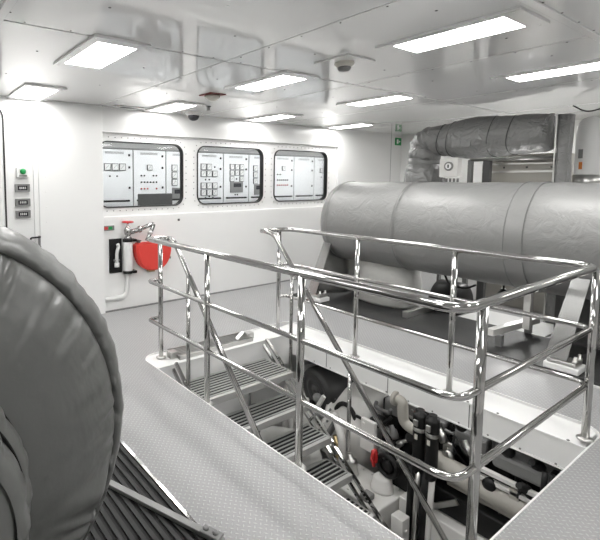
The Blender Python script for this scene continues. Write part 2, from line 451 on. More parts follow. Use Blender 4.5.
# ------------------------------------------------------------------ ceiling lights
def light_proto(loc, label):
    x, y, z = loc
    t = thing('ceiling_light', label, 'light', loc, 'ceiling light panels')
    bm = BM(); plate(bm, rrect(x - .19, x + .19, y - .41, y + .41, .008, 2), [rrect(x - .135, x + .135, y - .315, y + .315, .006, 2)[::-1]], lambda u, v, q: Vector((u, v, q)), z - .016, z - .001)
    for sx in (-1, 1):
        for sy in (-1, -.3, .3, 1): bolt(bm, (x + sx * .165, y + sy * .37, z - .016), (0, 0, -1), .006, .003)
    obj('frame', bm, CEIL, t)
    bm = BM(); box(bm, x - .136, x + .136, y - .316, y + .316, z - .013, z - .002); obj('diffuser', bm, LAMP, t)
    return t
LX = [1.235, 2.815, 4.405, 6.1]; LY = [4.70, 3.04, 1.44]
LAB = {(0, 0): 'lit ceiling panel nearest the left wall, above the green push button', (1, 0): 'lit ceiling panel above the left window, beside the dome camera', (2, 0): 'lit ceiling panel above the middle window, against the far wall', (3, 0): 'lit ceiling panel above the right window, farthest of the back row',
       (0, 1): 'lit ceiling panel largest on the left side of the ceiling', (1, 1): 'lit ceiling panel in the middle row, left of the square mounted detector', (2, 1): 'lit ceiling panel in the middle row, left of the lagged elbow',
       (1, 2): 'large lit ceiling panel at top centre right, over the hatch', (2, 2): 'lit ceiling panel at the right edge above the silver tank', (0, 2): 'ceiling panel out of view over the near walkway'}
lp = None
for (i, j), lab in LAB.items():
    p = (LX[i], LY[j], CZ)
    lp0 = light_proto(p, lab) if lp is None else dup(lp, p, lab)
    if lp is None: lp = lp0
for n_, (x, y) in enumerate([(1.235, -.2), (2.815, -.2), (4.405, -.2), (-.35, 1.44), (-.35, 3.04), (-.35, -.9), (7.4, 3.04), (7.66, 1.44), (6.1, -.2), (7.66, -.2)]):  # last three panels added to brighten the white cylinder
    dup(lp, (x, y, CZ), 'ceiling panel outside the picture, over the %s' % ['left aisle', 'hatch foot', 'tank end', 'covered drum', 'door', 'rear corner', 'far machinery', 'far right corner', 'tank foot', 'rear right corner'][n_])

# detectors, camera, sensors on the ceiling
t = thing('smoke_detector', 'smoke detector on a grey square plate in mid ceiling', 'detector', (2.77, 2.20, CZ))
M = Matrix.Translation((2.77, 2.20, 0))
bm = BM(); box(bm, -.15, .15, -.15, .15, CZ - .014, CZ - .001, .003, M=M); obj('mounting_plate', bm, CEIL, t)
bm = BM(); lathe(bm, [(.07, 0), (.07, .012), (.055, .028), (.05, .03)], (2.77, 2.20, CZ - .014), (0, 0, -1)); obj('base', bm, IVORY, t)
bm = BM(); lathe(bm, [(.045, 0), (.048, .012), (.035, .03), (.0, .034)], (2.77, 2.20, CZ - .044), (0, 0, -1)); obj('sensor_head', bm, GREY, t)
t = thing('smoke_detector', 'smoke detector on a red plate left of centre ceiling', 'detector', (2.75, 3.80, CZ))
bm = BM(); box(bm, 2.65, 2.85, 3.70, 3.90, CZ - .008, CZ - .001, .002); obj('mounting_plate', bm, mat('dark_red_plate', (.2, .03, .025), .4), t)
bm = BM(); lathe(bm, [(.075, 0), (.075, .015), (.055, .035), (.03, .05), (0, .052)], (2.75, 3.80, CZ - .012), (0, 0, -1)); obj('base', bm, IVORY, t)
t = thing('dome_camera', 'small dark dome camera at the top of the far wall', 'camera', (3.27, 4.93, CZ))
bm = BM(); lathe(bm, [(.11, 0), (.11, .015), (.085, .04)], (3.27, 4.93, CZ), (0, 0, -1)); obj('housing', bm, WHITE, t)
bm = BM(); lathe(bm, [(.075, 0), (.07, .025), (.05, .05), (.025, .062), (0, .066)], (3.27, 4.93, CZ - .04), (0, 0, -1)); obj('dome', bm, SCREEN, t)
t = thing('sprinkler_head', 'small grey sprinkler head next to the ceiling panel above the left window', 'sprinkler', (3.14, 4.42, CZ))
bm = BM(); lathe(bm, [(.03, 0), (.03, .01), (.015, .012), (.015, .04), (.025, .045), (.025, .05)], (3.14, 4.42, CZ), (0, 0, -1)); obj('nozzle', bm, GREY, t)
bm = BM(); box(bm, 2.2, 2.75, 4.93, 5.02, CZ - .012, CZ - .001, .003); box(bm, 2.28, 2.44, 4.95, 5.0, CZ - .014, CZ - .011, mi=1)
tag(obj('ceiling_vent', bm, [CEIL, BLACK], None, (2.4, 4.97, CZ)), 'narrow slotted vent plate in the ceiling corner above the left window', 'vent')
bm = BM(); box(bm, 2.62, 2.74, .98 + .05, 1.08, CZ - .006, CZ - .001); box(bm, 2.64, 2.655, 1.035, 1.075, CZ - .008, CZ - .005, mi=1); box(bm, 2.69, 2.705, 1.035, 1.075, CZ - .008, CZ - .005, mi=1)
tag(obj('ceiling_label_plate', bm, [CEIL, BLACK], None, (2.68, 1.06, CZ)), 'small plate with two dark slots beside the large ceiling panel', 'plate')
# green exit sign
bm = BM(); box(bm, 7.98, 8.17, 5.105, 5.12, 2.26, 2.40, .003, 0); box(bm, 8.02, 8.07, 5.103, 5.106, 2.29, 2.37, 0, 1); prism(bm, [(8.085, 5.103, 2.35), (8.085, 5.103, 2.31), (8.14, 5.103, 2.33)], (0, .003, 0), 1)
tag(obj('escape_sign', bm, [GREEN, WHITE], None, (8.07, 5.11, 2.33)), 'small green escape sign high on the far wall', 'sign')

# ------------------------------------------------------------------ things on the left part of the far wall
t = thing('push_button_box', 'white box with a round green push button on left wall', 'button', (1.18, 5.1, 1.68))
bm = BM(); box(bm, 1.12, 1.25, 5.06, 5.10, 1.625, 1.735, .008); obj('box', bm, WHITE, t)
bm = BM(); lathe(bm, [(.03, 0), (.03, .014), (.02, .02), (0, .022)], (1.185, 5.06, 1.69), (0, -1, 0)); obj('button', bm, GREEN, t)
bm = BM(); box(bm, 1.145, 1.225, 5.057, 5.061, 1.637, 1.652); obj('label_strip', bm, GREY, t)
for z, lab in ((1.515, 'upper of the three dark meters below the green button'), (1.36, 'middle of the three dark meters below the green button'), (1.235, 'lowest of the three dark meters below the green button')):
    t = thing('panel_meter', lab, 'meter', (1.18, 5.1, z), 'dark meters on the left wall')
    bm = BM(); plate(bm, rrect(1.105, 1.255, z - .042, z + .042, .006, 2), [rrect(1.13, 1.23, z - .024, z + .024, .004, 2)[::-1]], lambda u, v, q: Vector((u, q, v)), 5.07, 5.10); obj('bezel', bm, GREY, t)
    bm = BM(); box(bm, 1.128, 1.232, 5.082, 5.099, z - .026, z + .026); obj('display', bm, SCREEN, t)
    bm = BM()
    for k in range(4): box(bm, 1.15 + k * .018, 1.16 + k * .018, 5.080, 5.0825, z - .010, z + .012)
    obj('digit_row', bm, METER, t)
t = thing('door_bracket', 'dark angular latch bracket on the left wall trim', 'bracket', (1.29, 5.07, .93))
bm = BM(); tube(bm, [(1.345, 5.05, .98), (1.235, 5.03, .98), (1.235, 5.03, .92)], .010, .02, 8); obj('upper_arm', bm, BLACK, t)
bm = BM(); tube(bm, [(1.345, 5.05, .875), (1.235, 5.04, .875)], .010, 0, 8); obj('lower_arm', bm, BLACK, t)
bm = BM(); box(bm, 1.325, 1.345, 5.045, 5.075, .86, .995, .003); obj('back_plate', bm, GREY, t)
# small twin label by the hydrant
t = thing('switch_plate', 'small wall plate with red and green tags above the hose rack', 'switch', (2.15, 5.12, 1.03))
bm = BM(); box(bm, 2.09, 2.23, 5.095, 5.12, .995, 1.055, .004); obj('plate', bm, GREY, t)
bm = BM(); box(bm, 2.10, 2.145, 5.091, 5.096, 1.008, 1.042); obj('red_tag', bm, REDP, t)
bm = BM(); box(bm, 2.155, 2.2, 5.091, 5.096, 1.008, 1.042); obj('green_tag', bm, GREEN, t)
# fire hydrant: pipe, column, valve, handwheel
t = thing('fire_hydrant', 'white wall hydrant with chrome valve and red handwheel', 'hydrant', (2.38, 5.03, .14))
bm = BM(); tube(bm, [(2.088, 5.09, .165), (2.385, 5.09, .165), (2.385, 5.09, .48)], .027, .09, 16); obj('supply_pipe', bm, WHITE, t)
bm = BM(); lathe(bm, [(.054, .46), (.058, .48), (.058, .86), (.054, .88)], (2.385, 5.06, 0)); obj('column', bm, WHITE, t)
for z in (.475, .865):
    bm = BM(); lathe(bm, [(.058, -.018), (.062, -.012), (.062, .012), (.058, .018)], (2.385, 5.057, z)); box(bm, 2.43, 2.48, 5.0, 5.1, z - .015, z + .015); obj('clamp', bm, BLACK, t)
bm = BM(); lathe(bm, [(.045, .88), (.05, .9), (.03, .92), (.045, .95), (.05, .99), (.03, 1.03), (.015, 1.04), (.012, 1.09)], (2.385, 5.05, 0), n=20)
tube(bm, [(2.385, 5.05, .96), (2.47, 5.0, .985), (2.54, 4.98, 1.01)], .03, 0, 12); lathe(bm, [(.042, 0), (.042, .03), (.034, .04)], (2.5, 4.995, .995), (.8, -.25, .28), 12)
obj('valve', bm, CHROME, t)
bm = BM(); ring = [(2.385 + .065 * math.cos(a), 5.05 + .065 * math.sin(a), 1.09) for a in [2 * PI * k / 20 for k in range(20)]]
tube(bm, ring, .009, 0, 8, closed=True)
for a in (0, PI / 2): box(bm, -.065, .065, -.006, .006, -.005, .005, M=Matrix.Translation((2.385, 5.05, 1.09)) @ Matrix.Rotation(a, 4, 'Z'))
lathe(bm, [(.016, -.01), (.016, .012)], (2.385, 5.05, 1.09), n=10)
obj('handwheel', bm, REDP, t)
t = thing('hose_coupling', 'chrome hose elbow joined to the hydrant valve, bending down to the red cover', 'coupling', (2.62, 4.98, .95))
bm = BM(); tube(bm, [(2.545, 4.975, 1.012), (2.63, 4.96, 1.045), (2.70, 4.96, 1.06), (2.65, 4.965, .95), (2.60, 4.97, .85)], .026, .05, 12)
obj('elbow', bm, CHROME, t)
bm = BM(); lathe(bm, [(.034, 0), (.036, .02), (.034, .04)], (2.655, 4.965, .97), (-.4, 0, -1), 12); obj('nut', bm, STEEL, t)
# nozzle on its black back board
t = thing('nozzle_holder', 'white hose nozzle clipped on a black board left of hydrant', 'nozzle', (2.2, 5.1, .68))
bm = BM(); box(bm, 2.165, 2.325, 5.095, 5.12, .47, .89, .006); obj('board', bm, BLACK, t)
bm = BM(); tube(bm, [(2.24, 5.06, .58), (2.24, 5.06, .72), (2.265, 5.06, .80), (2.25, 5.055, .83)], [.016, .018, .02, .024] if 0 else .02, .03, 10); lathe(bm, [(.03, 0), (.03, .05)], (2.24, 5.06, .55), n=12); obj('nozzle', bm, WHITE, t)
bm = BM(); box(bm, 2.21, 2.275, 5.05, 5.1, .62, .64); obj('clip', bm, GREY, t)
# red half-round hose cover
t = thing('hose_reel_cover', 'red half round fabric hose cover on the far wall', 'hose cover', (2.72, 5.05, .65))
bm = BM(); pts = [(2.47, .80), (2.485, .825), (2.945, .825), (2.965, .80)]
pts += [(2.717 + .248 * math.copysign(abs(math.cos(a)) ** .8, math.cos(a)), .78 - .31 * abs(math.sin(a)) ** .85) for a in [-PI * k / 18 for k in range(1, 18)]]
plate(bm, pts, [], lambda u, v, q: Vector((u, q, v)), 4.97, 5.11)
bmesh.ops.bevel(bm, geom=[e for e in bm.edges if len(e.link_faces) == 2 and e.calc_face_angle(0) > .8], offset=.02, segments=3, affect='EDGES')
obj('cover', bm, RED, t)
bm = BM()
for x in (2.53, 2.72, 2.9): box(bm, x - .012, x + .012, 5.02, 5.09, .815, .86, .003); cyl(bm, (x - .03, 5.04, .85), (x + .03, 5.04, .85), .008, n=8)
obj('strap_buckle', bm, DGREY, t)
bm = BM(); box(bm, 2.66, 2.74, 5.02, 5.1, .445, .475, .004); obj('drain_tab', bm, BRASS, t)
bm = BM(); box(bm, 2.97, 3.03, 5.112, 5.12, .57, .6); tag(obj('wall_hook', bm, GREY, None, (3.0, 5.115, .58)), 'tiny grey hook on the wall right of the red hose cover', 'hook')
bm = BM(); box(bm, 3.14, 3.17, 5.11, 5.12, 1.06, 1.09, .003); tag(obj('wall_stud', bm, DGREY, None, (3.155, 5.115, 1.07)), 'tiny dark stud on the wall under the left window', 'stud')

# ------------------------------------------------------------------ guard railing round the hatch
t = thing('guard_railing', 'polished steel three-sided guard railing around the stair hatch', 'railing', (2.65, .87, 0))
RX0, RX1, RY0, RY1 = 1.87, 3.49, .88, 3.55
bm = BM(); tube(bm, [(2.07, 3.50, 1.075), (2.0, RY1, 1.078), (RX0, RY1, 1.08), (RX0, RY0, 1.08), (RX1, RY0, 1.08), (RX1, 3.40, 1.08), (3.36, 3.47, 1.08), (3.14, 3.48, 1.08)], .0225, .11, 18, nf=8); obj('top_rail', bm, CHROME, t)
for nm, z, r in (('mid_rail', .705, .0165), ('low_rail', .355, .0165)):
    bm = BM(); tube(bm, [(1.965, RY1, z), (RX0, RY1, z), (RX0, RY0, z), (RX1, RY0, z), (RX1, 3.47, z), (3.39, 3.47, z)], r, .10 if 1 else 0, 14, nf=8); obj(nm, bm, CHROME, t)
for (x, y, zb, zt) in [(1.965, 3.50, 0, 1.07), (1.87, 2.645, -.05, 1.08), (1.87, 1.735, -.05, 1.08), (2.05, .88, -.05, 1.08), (3.49, .88, 0, 1.08), (3.49, 1.71, -.03, 1.08), (3.49, 2.57, -.03, 1.08), (3.38, 3.465, -.03, 1.08)]:
    bm = BM(); cyl(bm, (x, y, zb), (x, y, zt), .0215, n=18); p = obj('post', bm, CHROME, t)
    bm = BM(); lathe(bm, [(.045, zb), (.045, zb + .008), (.03, zb + .016)], (x, y, 0), n=20); obj('base_flange', bm, STEEL, p)

# ------------------------------------------------------------------ hatch ledges, skirt, landing
bm = BM()
prism(bm, [(3.708, .87, -.012), (3.45, .87, -.03), (3.45, .87, -.045), (3.708, .87, -.06)], (0, 2.7, 0))
struct('trim_7', bm, WHITE)
bm = BM(); box(bm, 3.44, 3.455, .85, 3.60, -.225, -.03, .002)
for k in range(4): box(bm, 3.437, 3.441, .9 + k * .66 + .63, .9 + k * .66 + .636, -.22, -.035, mi=1)
box(bm, 3.434, 3.458, .85, 3.6, -.042, -.028, .003); box(bm, 3.434, 3.458, .85, 3.6, -.230, -.216, .003)
for k in range(14): bolt(bm, (3.446, .95 + k * .2, -.028), (0, 0, 1), .009, .007, 1); bolt(bm, (3.434, 1.0 + k * .2, -.205), (-1, 0, 0), .007, .005, 1)
struct('trim_8', bm, [WHITE, GREY])
bm = BM(); box(bm, 1.83, 3.44, 3.33, 3.61, -.05, -.006); box(bm, 1.83, 3.44, 3.315, 3.33, -.32, -.002, .004); box(bm, 1.83, 3.44, 3.305, 3.335, -.015, .0, .004); struct('trim_9', bm, WHITE)
bm = BM(); box(bm, 1.825, 1.86, .86, 3.30, -.09, -.055); box(bm, 1.83, 3.43, .845, .87, -.09, -.05); struct('trim_10', bm, WHITE)
# landing grating with small yoke
def grating(bm, x0, x1, y0, y1, z, n, th=.03, bw=.011):
    box(bm, x0, x1, y0, y0 + .035, z - th - .01, z, .004); box(bm, x0, x1, y1 - .01, y1, z - th, z)
    box(bm, x0, x0 + .012, y0, y1, z - th, z); box(bm, x1 - .012, x1, y0, y1, z - th, z)
    st = (y1 - y0 - .03) / n
    for k in range(n): box(bm, x0, x1, y0 + .03 + st * (k + .35), y0 + .03 + st * (k + .35) + bw, z - th, z)
t = thing('landing_grating', 'ribbed dark grating at the head of the stairs', 'grating', (2.5, 3.47, 0))
bm = BM(); grating(bm, 2.08, 2.94, 3.36, 3.58, .028, 6, .026, .014); obj('bars', bm, STEEL, t)
bm = BM(); box(bm, 2.09, 2.93, 3.37, 3.57, -.004, .004); obj('tray', bm, BLACK, t)
for x in (2.055, 2.97):
    bm = BM(); box(bm, x - .035, x + .035, 3.42, 3.50, -.006, .055, .006); cyl(bm, (x - .04, 3.46, .035), (x + .04, 3.46, .035), .018, n=12); obj('hinge_block', bm, STEEL, t)
bm = BM(); prism(bm, [(2.78, 3.4, .03), (2.86, 3.4, .09), (2.93, 3.4, .03)], (0, .05, 0)); obj('gusset', bm, STEEL, t)

# ------------------------------------------------------------------ stairs
t = thing('stair_flight', 'steep steel stairs with grated treads going down the hatch', 'stairs', (2.5, 2.2, -1.75))
SL = 1.0
def tread_y(k): return 2.87 - .222 * k
def tread_z(k): return -.165 - .208 * k
for x in (1.985, 3.04):
    bm = BM()
    a = Vector((x, 3.27, .03)); b = Vector((x, tread_y(7.2), tread_z(7.2) + .10)); d = (b - a).normalized(); nn = Vector((0, -d.z, d.y))
    for off in (0, .085):
        o_ = nn * (off) * (-1 if nn.z > 0 else 1)
        prism(bm, [a + o_ + Vector((-.013, 0, 0)), a + o_ + Vector((.013, 0, 0)), b + o_ + Vector((.013, 0, 0)), b + o_ + Vector((-.013, 0, 0))], nn * .022)
    for s in (.12, .32, .52, .72, .92):
        c = a.lerp(b, s); cyl(bm, c, c + nn * .085 * (-1 if nn.z > 0 else 1), .014, n=8)
    obj('stringer', bm, CHROME, t)
for k in range(7):
    y, z = tread_y(k), tread_z(k); dep = .40 if k == 0 else .275
    bm = BM(); grating(bm, 2.02, 3.01, y, y + dep, z, 9 if k == 0 else 6, .05, .012); tr = obj('tread', bm, TREADM, t)
    bm = BM(); box(bm, 2.03, 3.0, y + .036, y + dep - .01, z - .034, z - .006); obj('tread_gap_shade', bm, BLACK, tr)  # black slab stands in for the deep shade between the bars
for x, y0, z0 in ((2.0, 3.315, 1.075), (3.15, 3.33, 1.078)):
    bm = BM(); e = Vector((x, y0 - 2.02, z0 - 2.02 * 1.123))
    if x < 3: pts = [(2.06, 3.50, 1.077), (2.03, 3.42, 1.085), (x, y0 - .02, z0 - .02), e]
    else: pts = [(3.15, 3.475, 1.08), (x, y0 - .02, z0 - .01), e]
    tube(bm, pts, .022, .08, 16); h = obj('handrail', bm, CHROME, t)
    for yy, zl in (((3.10, -.6), (2.27, -.95)) if x < 3 else ((3.05, -.25), (2.36, -.72))):
        zt = z0 - (y0 - yy) * 1.123
        bm = BM(); cyl(bm, (x, yy, zl if x < 3 else zl), (x, yy, zt), .0175, n=14); obj('baluster', bm, CHROME, h)
        if x > 3:
            pass

# ------------------------------------------------------------------ lower deck shell
LZ = -1.75
bm = BM(); box(bm, .9, 6.2, -.4, 4.6, LZ - .06, LZ); struct('floor_lower', bm, mat('lower_floor_paint', (.5, .5, .49), .4))
bm = BM(); box(bm, .9, 6.2, 4.5, 4.6, LZ, -.06); struct('wall_lower_far', bm, WALL)
bm = BM(); box(bm, 6.1, 6.2, -.4, 4.5, LZ, -.06); struct('wall_lower_right', bm, WALL)
bm = BM(); box(bm, .9, 1.0, -.4, 4.5, LZ, -.06); struct('wall_lower_left', bm, WALL)
bm = BM(); box(bm, 1.0, 6.1, -.4, -.3, LZ, -.06); struct('wall_lower_near', bm, WALL)

exec_engine = True
# ------------------------------------------------------------------ engine under the hatch
e = thing('marine_engine', 'large white and black marine engine in the space below the hatch', 'engine', (3.8, 1.9, LZ))
bm = BM()
box(bm, 3.72, 4.6, .3, 2.42, -1.45, -.42, .02)
for k in range(9): box(bm, 3.66, 3.72, .45 + k * .22, .53 + k * .22, -1.4, -.5, .008)
obj('engine_block', bm, BLACK, e)
for k in range(6):
    y = .55 + k * .31
    bm = BM(); box(bm, 3.62, 3.95, y, y + .24, -.50, -.36, .02); bolt(bm, (3.7, y + .06, -.36), (0, 0, 1), .014, .014); bolt(bm, (3.7, y + .18, -.36), (0, 0, 1), .014, .014)
    obj('cylinder_head', bm, GREY if k % 2 else DGREY, e)
bm = BM(); lathe(bm, [(.10, 2.46), (.36, 2.46), (.43, 2.50), (.45, 2.60), (.45, 2.84), (.49, 2.85), (.49, 2.89), (.3, 2.9)], (3.92, 0, -.88), (0, 1, 0), 48); obj('flywheel_housing', bm, OFFW, e)
bm = BM()
for k in range(26):
    a = 2 * PI * k / 26; bolt(bm, (3.92 + .47 * math.cos(a), 2.85, -.88 + .47 * math.sin(a)), (0, -1, 0), .014, .014)
obj('flange_bolts', bm, GREY, e)
bm = BM(); lathe(bm, [(.34, 2.9), (.40, 2.92), (.40, 3.55), (.33, 3.62), (.1, 3.64)], (3.92, 0, -.95), (0, 1, 0), 40)
for k in range(5): box(bm, 3.50, 3.56, 2.98 + k * .12, 3.02 + k * .12, -1.15, -.72, .006)
obj('generator_drum', bm, OFFW, e)
bm = BM(); ring = [(3.55 + .0, 2.70 + .12 * math.cos(a), -.72 + .16 * math.sin(a)) for a in [2 * PI * k / 24 for k in range(24)]]; tube(bm, ring, .022, 0, 10, closed=True); obj('hose_loop', bm, RUBBER, e)
# air intake drum
bm = BM(); lathe(bm, [(0, -.01), (.05, -.01), (.055, .0), (.09, .0), (.095, -.012), (.12, -.012), (.13, 0), (.17, 0), (.18, -.015), (.215, -.01), (.235, .03), (.235, .3), (.20, .5), (.12, .68), (.1, .9)], (3.55, 3.08, -.58), (.95, -.2, .12), 44); obj('air_intake', bm, mat('intake_rubber', (.045, .045, .045), .45), e)
# beige elbow, filters, pipes
bm = BM(); tube(bm, [(3.42, 2.11, -.22), (3.42, 2.04, -.22), (3.42, 2.03, -.40), (3.42, 1.84, -.43)], .042, .06, 16); lathe(bm, [(.06, 0), (.06, .03)], (3.42, 2.12, -.22), (0, -1, 0), 16); obj('coolant_elbow', bm, BEIGE, e)
for y in (1.855, 1.755):
    bm = BM(); lathe(bm, [(.025, -.72), (.043, -.70), (.047, -.66), (.047, -.32), (.053, -.31), (.053, -.24), (.048, -.225), (.03, -.222), (.03, -.19)], (3.36, y, 0), n=24); f = obj('oil_filter', bm, BLACK, e)
    bm = BM(); lathe(bm, [(.048, -.36), (.050, -.355), (.050, -.335), (.048, -.33)], (3.36, y, 0), n=24, cap=False); box(bm, 3.295, 3.312, y - .015, y + .02, -.31, -.26, .004); obj('clamp', bm, STEEL, f)
    bm = BM(); box(bm, 3.309, 3.315, y - .010, y + .012, -.42, -.38); obj('label_tag', bm, IVORY, f)
for x, y, m, r in ((3.36, 1.90, BLACK, .026), (3.34, 1.84, STEEL, .02), (3.36, 1.79, BLACK, .03), (3.36, 1.74, OFFW, .022)):
    bm = BM(); tube(bm, [(x, y, -.68), (x - .02, y, -1.0), (x, y + .02, -1.6)], r, .1, 12); obj('down_pipe', bm, m, e)
bm = BM(); box(bm, 3.30, 3.33, 2.19, 2.24, -.80, -.70, .006, M=None); tube(bm, [(3.31, 2.2, -.68), (3.28, 2.22, -.74), (3.29, 2.20, -.82)], .014, .03, 8); obj('shut_off_lever', bm, REDP, e)
bm = BM(); ring = [(3.36 + .0, 2.12 + .085 * math.cos(a), -.80 + .085 * math.sin(a)) for a in [2 * PI * k / 24 for k in range(24)]]; tube(bm, ring, .02, 0, 10, closed=True); lathe(bm, [(.05, 0), (.05, .05), (.03, .06)], (3.40, 2.12, -.80), (-1, 0, 0), 16); obj('pump_pulley', bm, BLACK, e)
bm = BM(); box(bm, 3.40, 3.44, 2.28, 2.42, -.80, -.52, .006); bolt(bm, (3.40, 2.39, -.56), (-1, 0, 0), .014, .01); bolt(bm, (3.40, 2.39, -.66), (-1, 0, 0), .014, .01); obj('mounting_bracket', bm, OFFW, e)
# sump box with domed cap
bm = BM(); box(bm, 3.08, 3.50, 2.02, 2.62, -1.42, -1.03, .012)
for k in range(7):
    bolt(bm, (3.12, 2.07 + k * .085, -1.03), (0, 0, 1), .012, .01); bolt(bm, (3.46, 2.07 + k * .085, -1.03), (0, 0, 1), .012, .01)
s_ = obj('oil_sump', bm, OFFW, e)
bm = BM(); lathe(bm, [(.092, 0), (.092, .02), (.086, .03), (.074, .10), (.06, .118), (0, .122)], (3.36, 2.16, -1.03), n=28); obj('filler_cap', bm, OFFW, s_)
bm = BM(); box(bm, 3.10, 3.2, 2.12, 2.2, -1.03, -.98, .01); obj('sump_fitting', bm, GREY, s_)
# bed girders and posts
bm = BM(); box(bm, 3.35, 3.62, .2, 2.0, -1.6, -.99, .01); box(bm, 3.09, 3.62, .2, 2.0, -1.62, -1.52, .01); obj('bed_girder', bm, OFFW, e)
bm = BM(); box(bm, 3.44, 3.7, .2, 2.1, -.98, -.80, .01); obj('bed_rail', bm, BLACK, e)
bm = BM(); box(bm, 3.18, 3.28, 1.86, 1.96, -1.5, -1.05, .006); bolt(bm, (3.23, 1.86, -1.15), (0, -1, 0), .018, .014); bolt(bm, (3.18, 1.91, -1.2), (-1, 0, 0), .018, .014); obj('support_post', bm, OFFW, e)
bm = BM(); box(bm, -.012, .012, -.02, .02, -.14, .14, .004, M=Matrix.Translation((3.36, 1.66, -.86)) @ Matrix.Rotation(.9, 4, 'X')); obj('flat_strap', bm, STEEL, e)
# cooler and manifold, right end
bm = BM(); lathe(bm, [(.05, .72), (.10, .74), (.10, .80), (.085, .82), (.085, 1.75), (.1, 1.77), (.1, 1.83), (.05, 1.85)], (3.52, 0, -.66), (0, 1, 0), 28); obj('oil_cooler', bm, BEIGE, e)
bm = BM(); box(bm, 3.5, 3.62, .85, 1.7, -.775, -.735, .004); box(bm, 3.46, 3.52, 1.2, 1.26, -.62, -.53, .004); obj('cooler_bracket', bm, BEIGE, e)
bm = BM(); box(bm, 3.50, 3.66, .95, 1.40, -.46, -.34, .03); obj('charge_air_pipe', bm, GREY, e)
for z in (-.50, -.56):
    bm = BM(); box(bm, 3.46, 3.50, .8, 1.5, z - .015, z + .015, .004); obj('fuel_rail', bm, OFFW, e)
for y in (1.06, 1.02):
    bm = BM(); tube(bm, [(3.46, y, -.30), (3.44, y, -.45), (3.47, y - .02, -.58)], .018, .04, 10); obj('injector_line', bm, BLACK, e)
# clutter: hoses, valves, fittings on the block front
pal = [BLACK, BLACK, BLACK, DGREY, GREY, STEEL, RUBBER]
for k in range(72):
    y = random.uniform(.95, 2.38); z = random.uniform(-.98, -.28); x = random.uniform(3.52, 3.68)
    m = random.choice(pal); bm = BM(); kind = k % 4
    if kind == 0:
        pts = [(x, y, z)]
        for j in range(4): pts.append((x - random.uniform(-.03, .06), pts[-1][1] + random.uniform(-.13, .13), min(-.26, pts[-1][2] + random.uniform(-.12, .12))))
        tube(bm, pts, random.uniform(.008, .018), .05, 8); nm = 'hose'
    elif kind == 1:
        lathe(bm, [(.03, 0), (.035, .02), (.035, .07), (.022, .08), (.022, .11)], (x, y, z), (random.choice((-1, 0)), .3, .6), 14); nm = 'fitting'
    elif kind == 2:
        box(bm, x - .03, x + .03, y - .04, y + .04, z - .05, z + .05, .008); bolt(bm, (x - .03, y, z), (-1, 0, 0), .016, .012); nm = 'sensor_box'
    else:
        lathe(bm, [(.02, 0), (.045, .01), (.045, .04), (.02, .05)], (x - .03, y, z), (-1, 0, .1), 14); nm = 'cover_cap'
    obj(nm, bm, m, e)
for (y, z, m) in ((2.56, -.98, BRASS), (2.50, -1.02, OFFW), (2.44, -.96, STEEL), (2.60, -.86, BRASS), (2.68, -.92, STEEL)):
    bm = BM(); lathe(bm, [(.02, -.08), (.035, -.07), (.035, 0), (.05, .01), (.05, .05), (.025, .06), (.025, .1)], (3.33, y, z), (0, .4, 1), 14); obj('valve', bm, m, e)
for yy, zz, aa in ((2.95, -.66, .5), (3.05, -.78, -.3), (2.98, -.90, .9)):
    bm = BM(); box(bm, -.015, .015, -.02, .02, -.16, .16, .004, M=Matrix.Translation((3.44, yy, zz)) @ Matrix.Rotation(aa, 4, 'X')); obj('stay_bar', bm, OFFW, e)
for yy, zz in ((3.0, -.60), (2.92, -.74), (3.08, -.70), (2.90, -.86), (3.02, -.95), (2.94, -1.02)):
    bm = BM(); lathe(bm, [(.045, 0), (.045, .03), (.03, .035), (.03, .06), (.012, .065)], (3.50, yy, zz), (-1, -.3, .2), 14); obj('flange_cap', bm, random.choice([OFFW, GREY, BLACK]), e)
bm = BM(); tube(bm, [(3.44, 2.72, -.70), (3.36, 2.74, -.82), (3.34, 2.85, -.92), (3.40, 3.0, -1.0)], .03, .06, 12); obj('fuel_hose', bm, DGREY, e)
bm = BM(); tube(bm, [(3.3, 2.52, -1.1), (3.3, 2.54, -.75), (3.32, 2.6, -.66), (3.4, 2.7, -.62)], .035, .08, 14); obj('water_pipe', bm, OFFW, e)
# pipework beneath the stairs
for lab, p, q, r in (('white lagged pipe end with rounded cap seen between second and third treads', (2.90, 3.12, -.86), (3.15, 2.98, -.92), .095), ('white lagged pipe end seen between third and fourth treads', (2.90, 2.78, -.94), (3.14, 2.72, -.94), .10)):
    P_, Q_ = Vector(p), Vector(q); L_ = (Q_ - P_).length
    bm = BM(); lathe(bm, [(0, -r * .5), (r * .6, -r * .42), (r * .92, -r * .15), (r, .05), (r, L_ * .5), (r * 1.03, L_ * .5 + .01), (r * 1.03, L_ * .5 + .04), (r, L_ * .5 + .05), (r, L_), (r * .8, L_ + .03), (0, L_ + .035)], P_, Q_ - P_, 28)
    tag(obj('lagged_pipe', bm, DLAG2, None, P_), lab, 'pipe', 'white pipes under the stairs')
t = thing('pipe_stand', 'dark studded flange block behind the white pipes under the stairs', 'flange', (2.95, 3.25, -1.0))
bm = BM(); lathe(bm, [(.16, 0), (.16, .04), (.10, .05), (.10, .14), (.14, .15), (.14, .18)], (3.2, 3.62, -1.0), (-.4, -1, .1), 28); obj('flange', bm, DGREY, t)
bm = BM()
a_, u_, v_ = basis((-.4, -1, .1))
for k in range(8): bolt(bm, Vector((3.2, 3.62, -1.0)) + a_ * .18 + (u_ * math.cos(k * PI / 4) + v_ * math.sin(k * PI / 4)) * .11, a_, .016, .02)
obj('stud_ring', bm, STEEL, t)
bm = BM(); cyl(bm, (3.2, 3.66, -1.05), (3.2, 3.66, LZ), .05, n=14); obj('pedestal', bm, GREY, t)
t = thing('service_tank', 'white painted tank wall seen between the upper stair treads', 'tank', (2.6, 4.0, LZ))
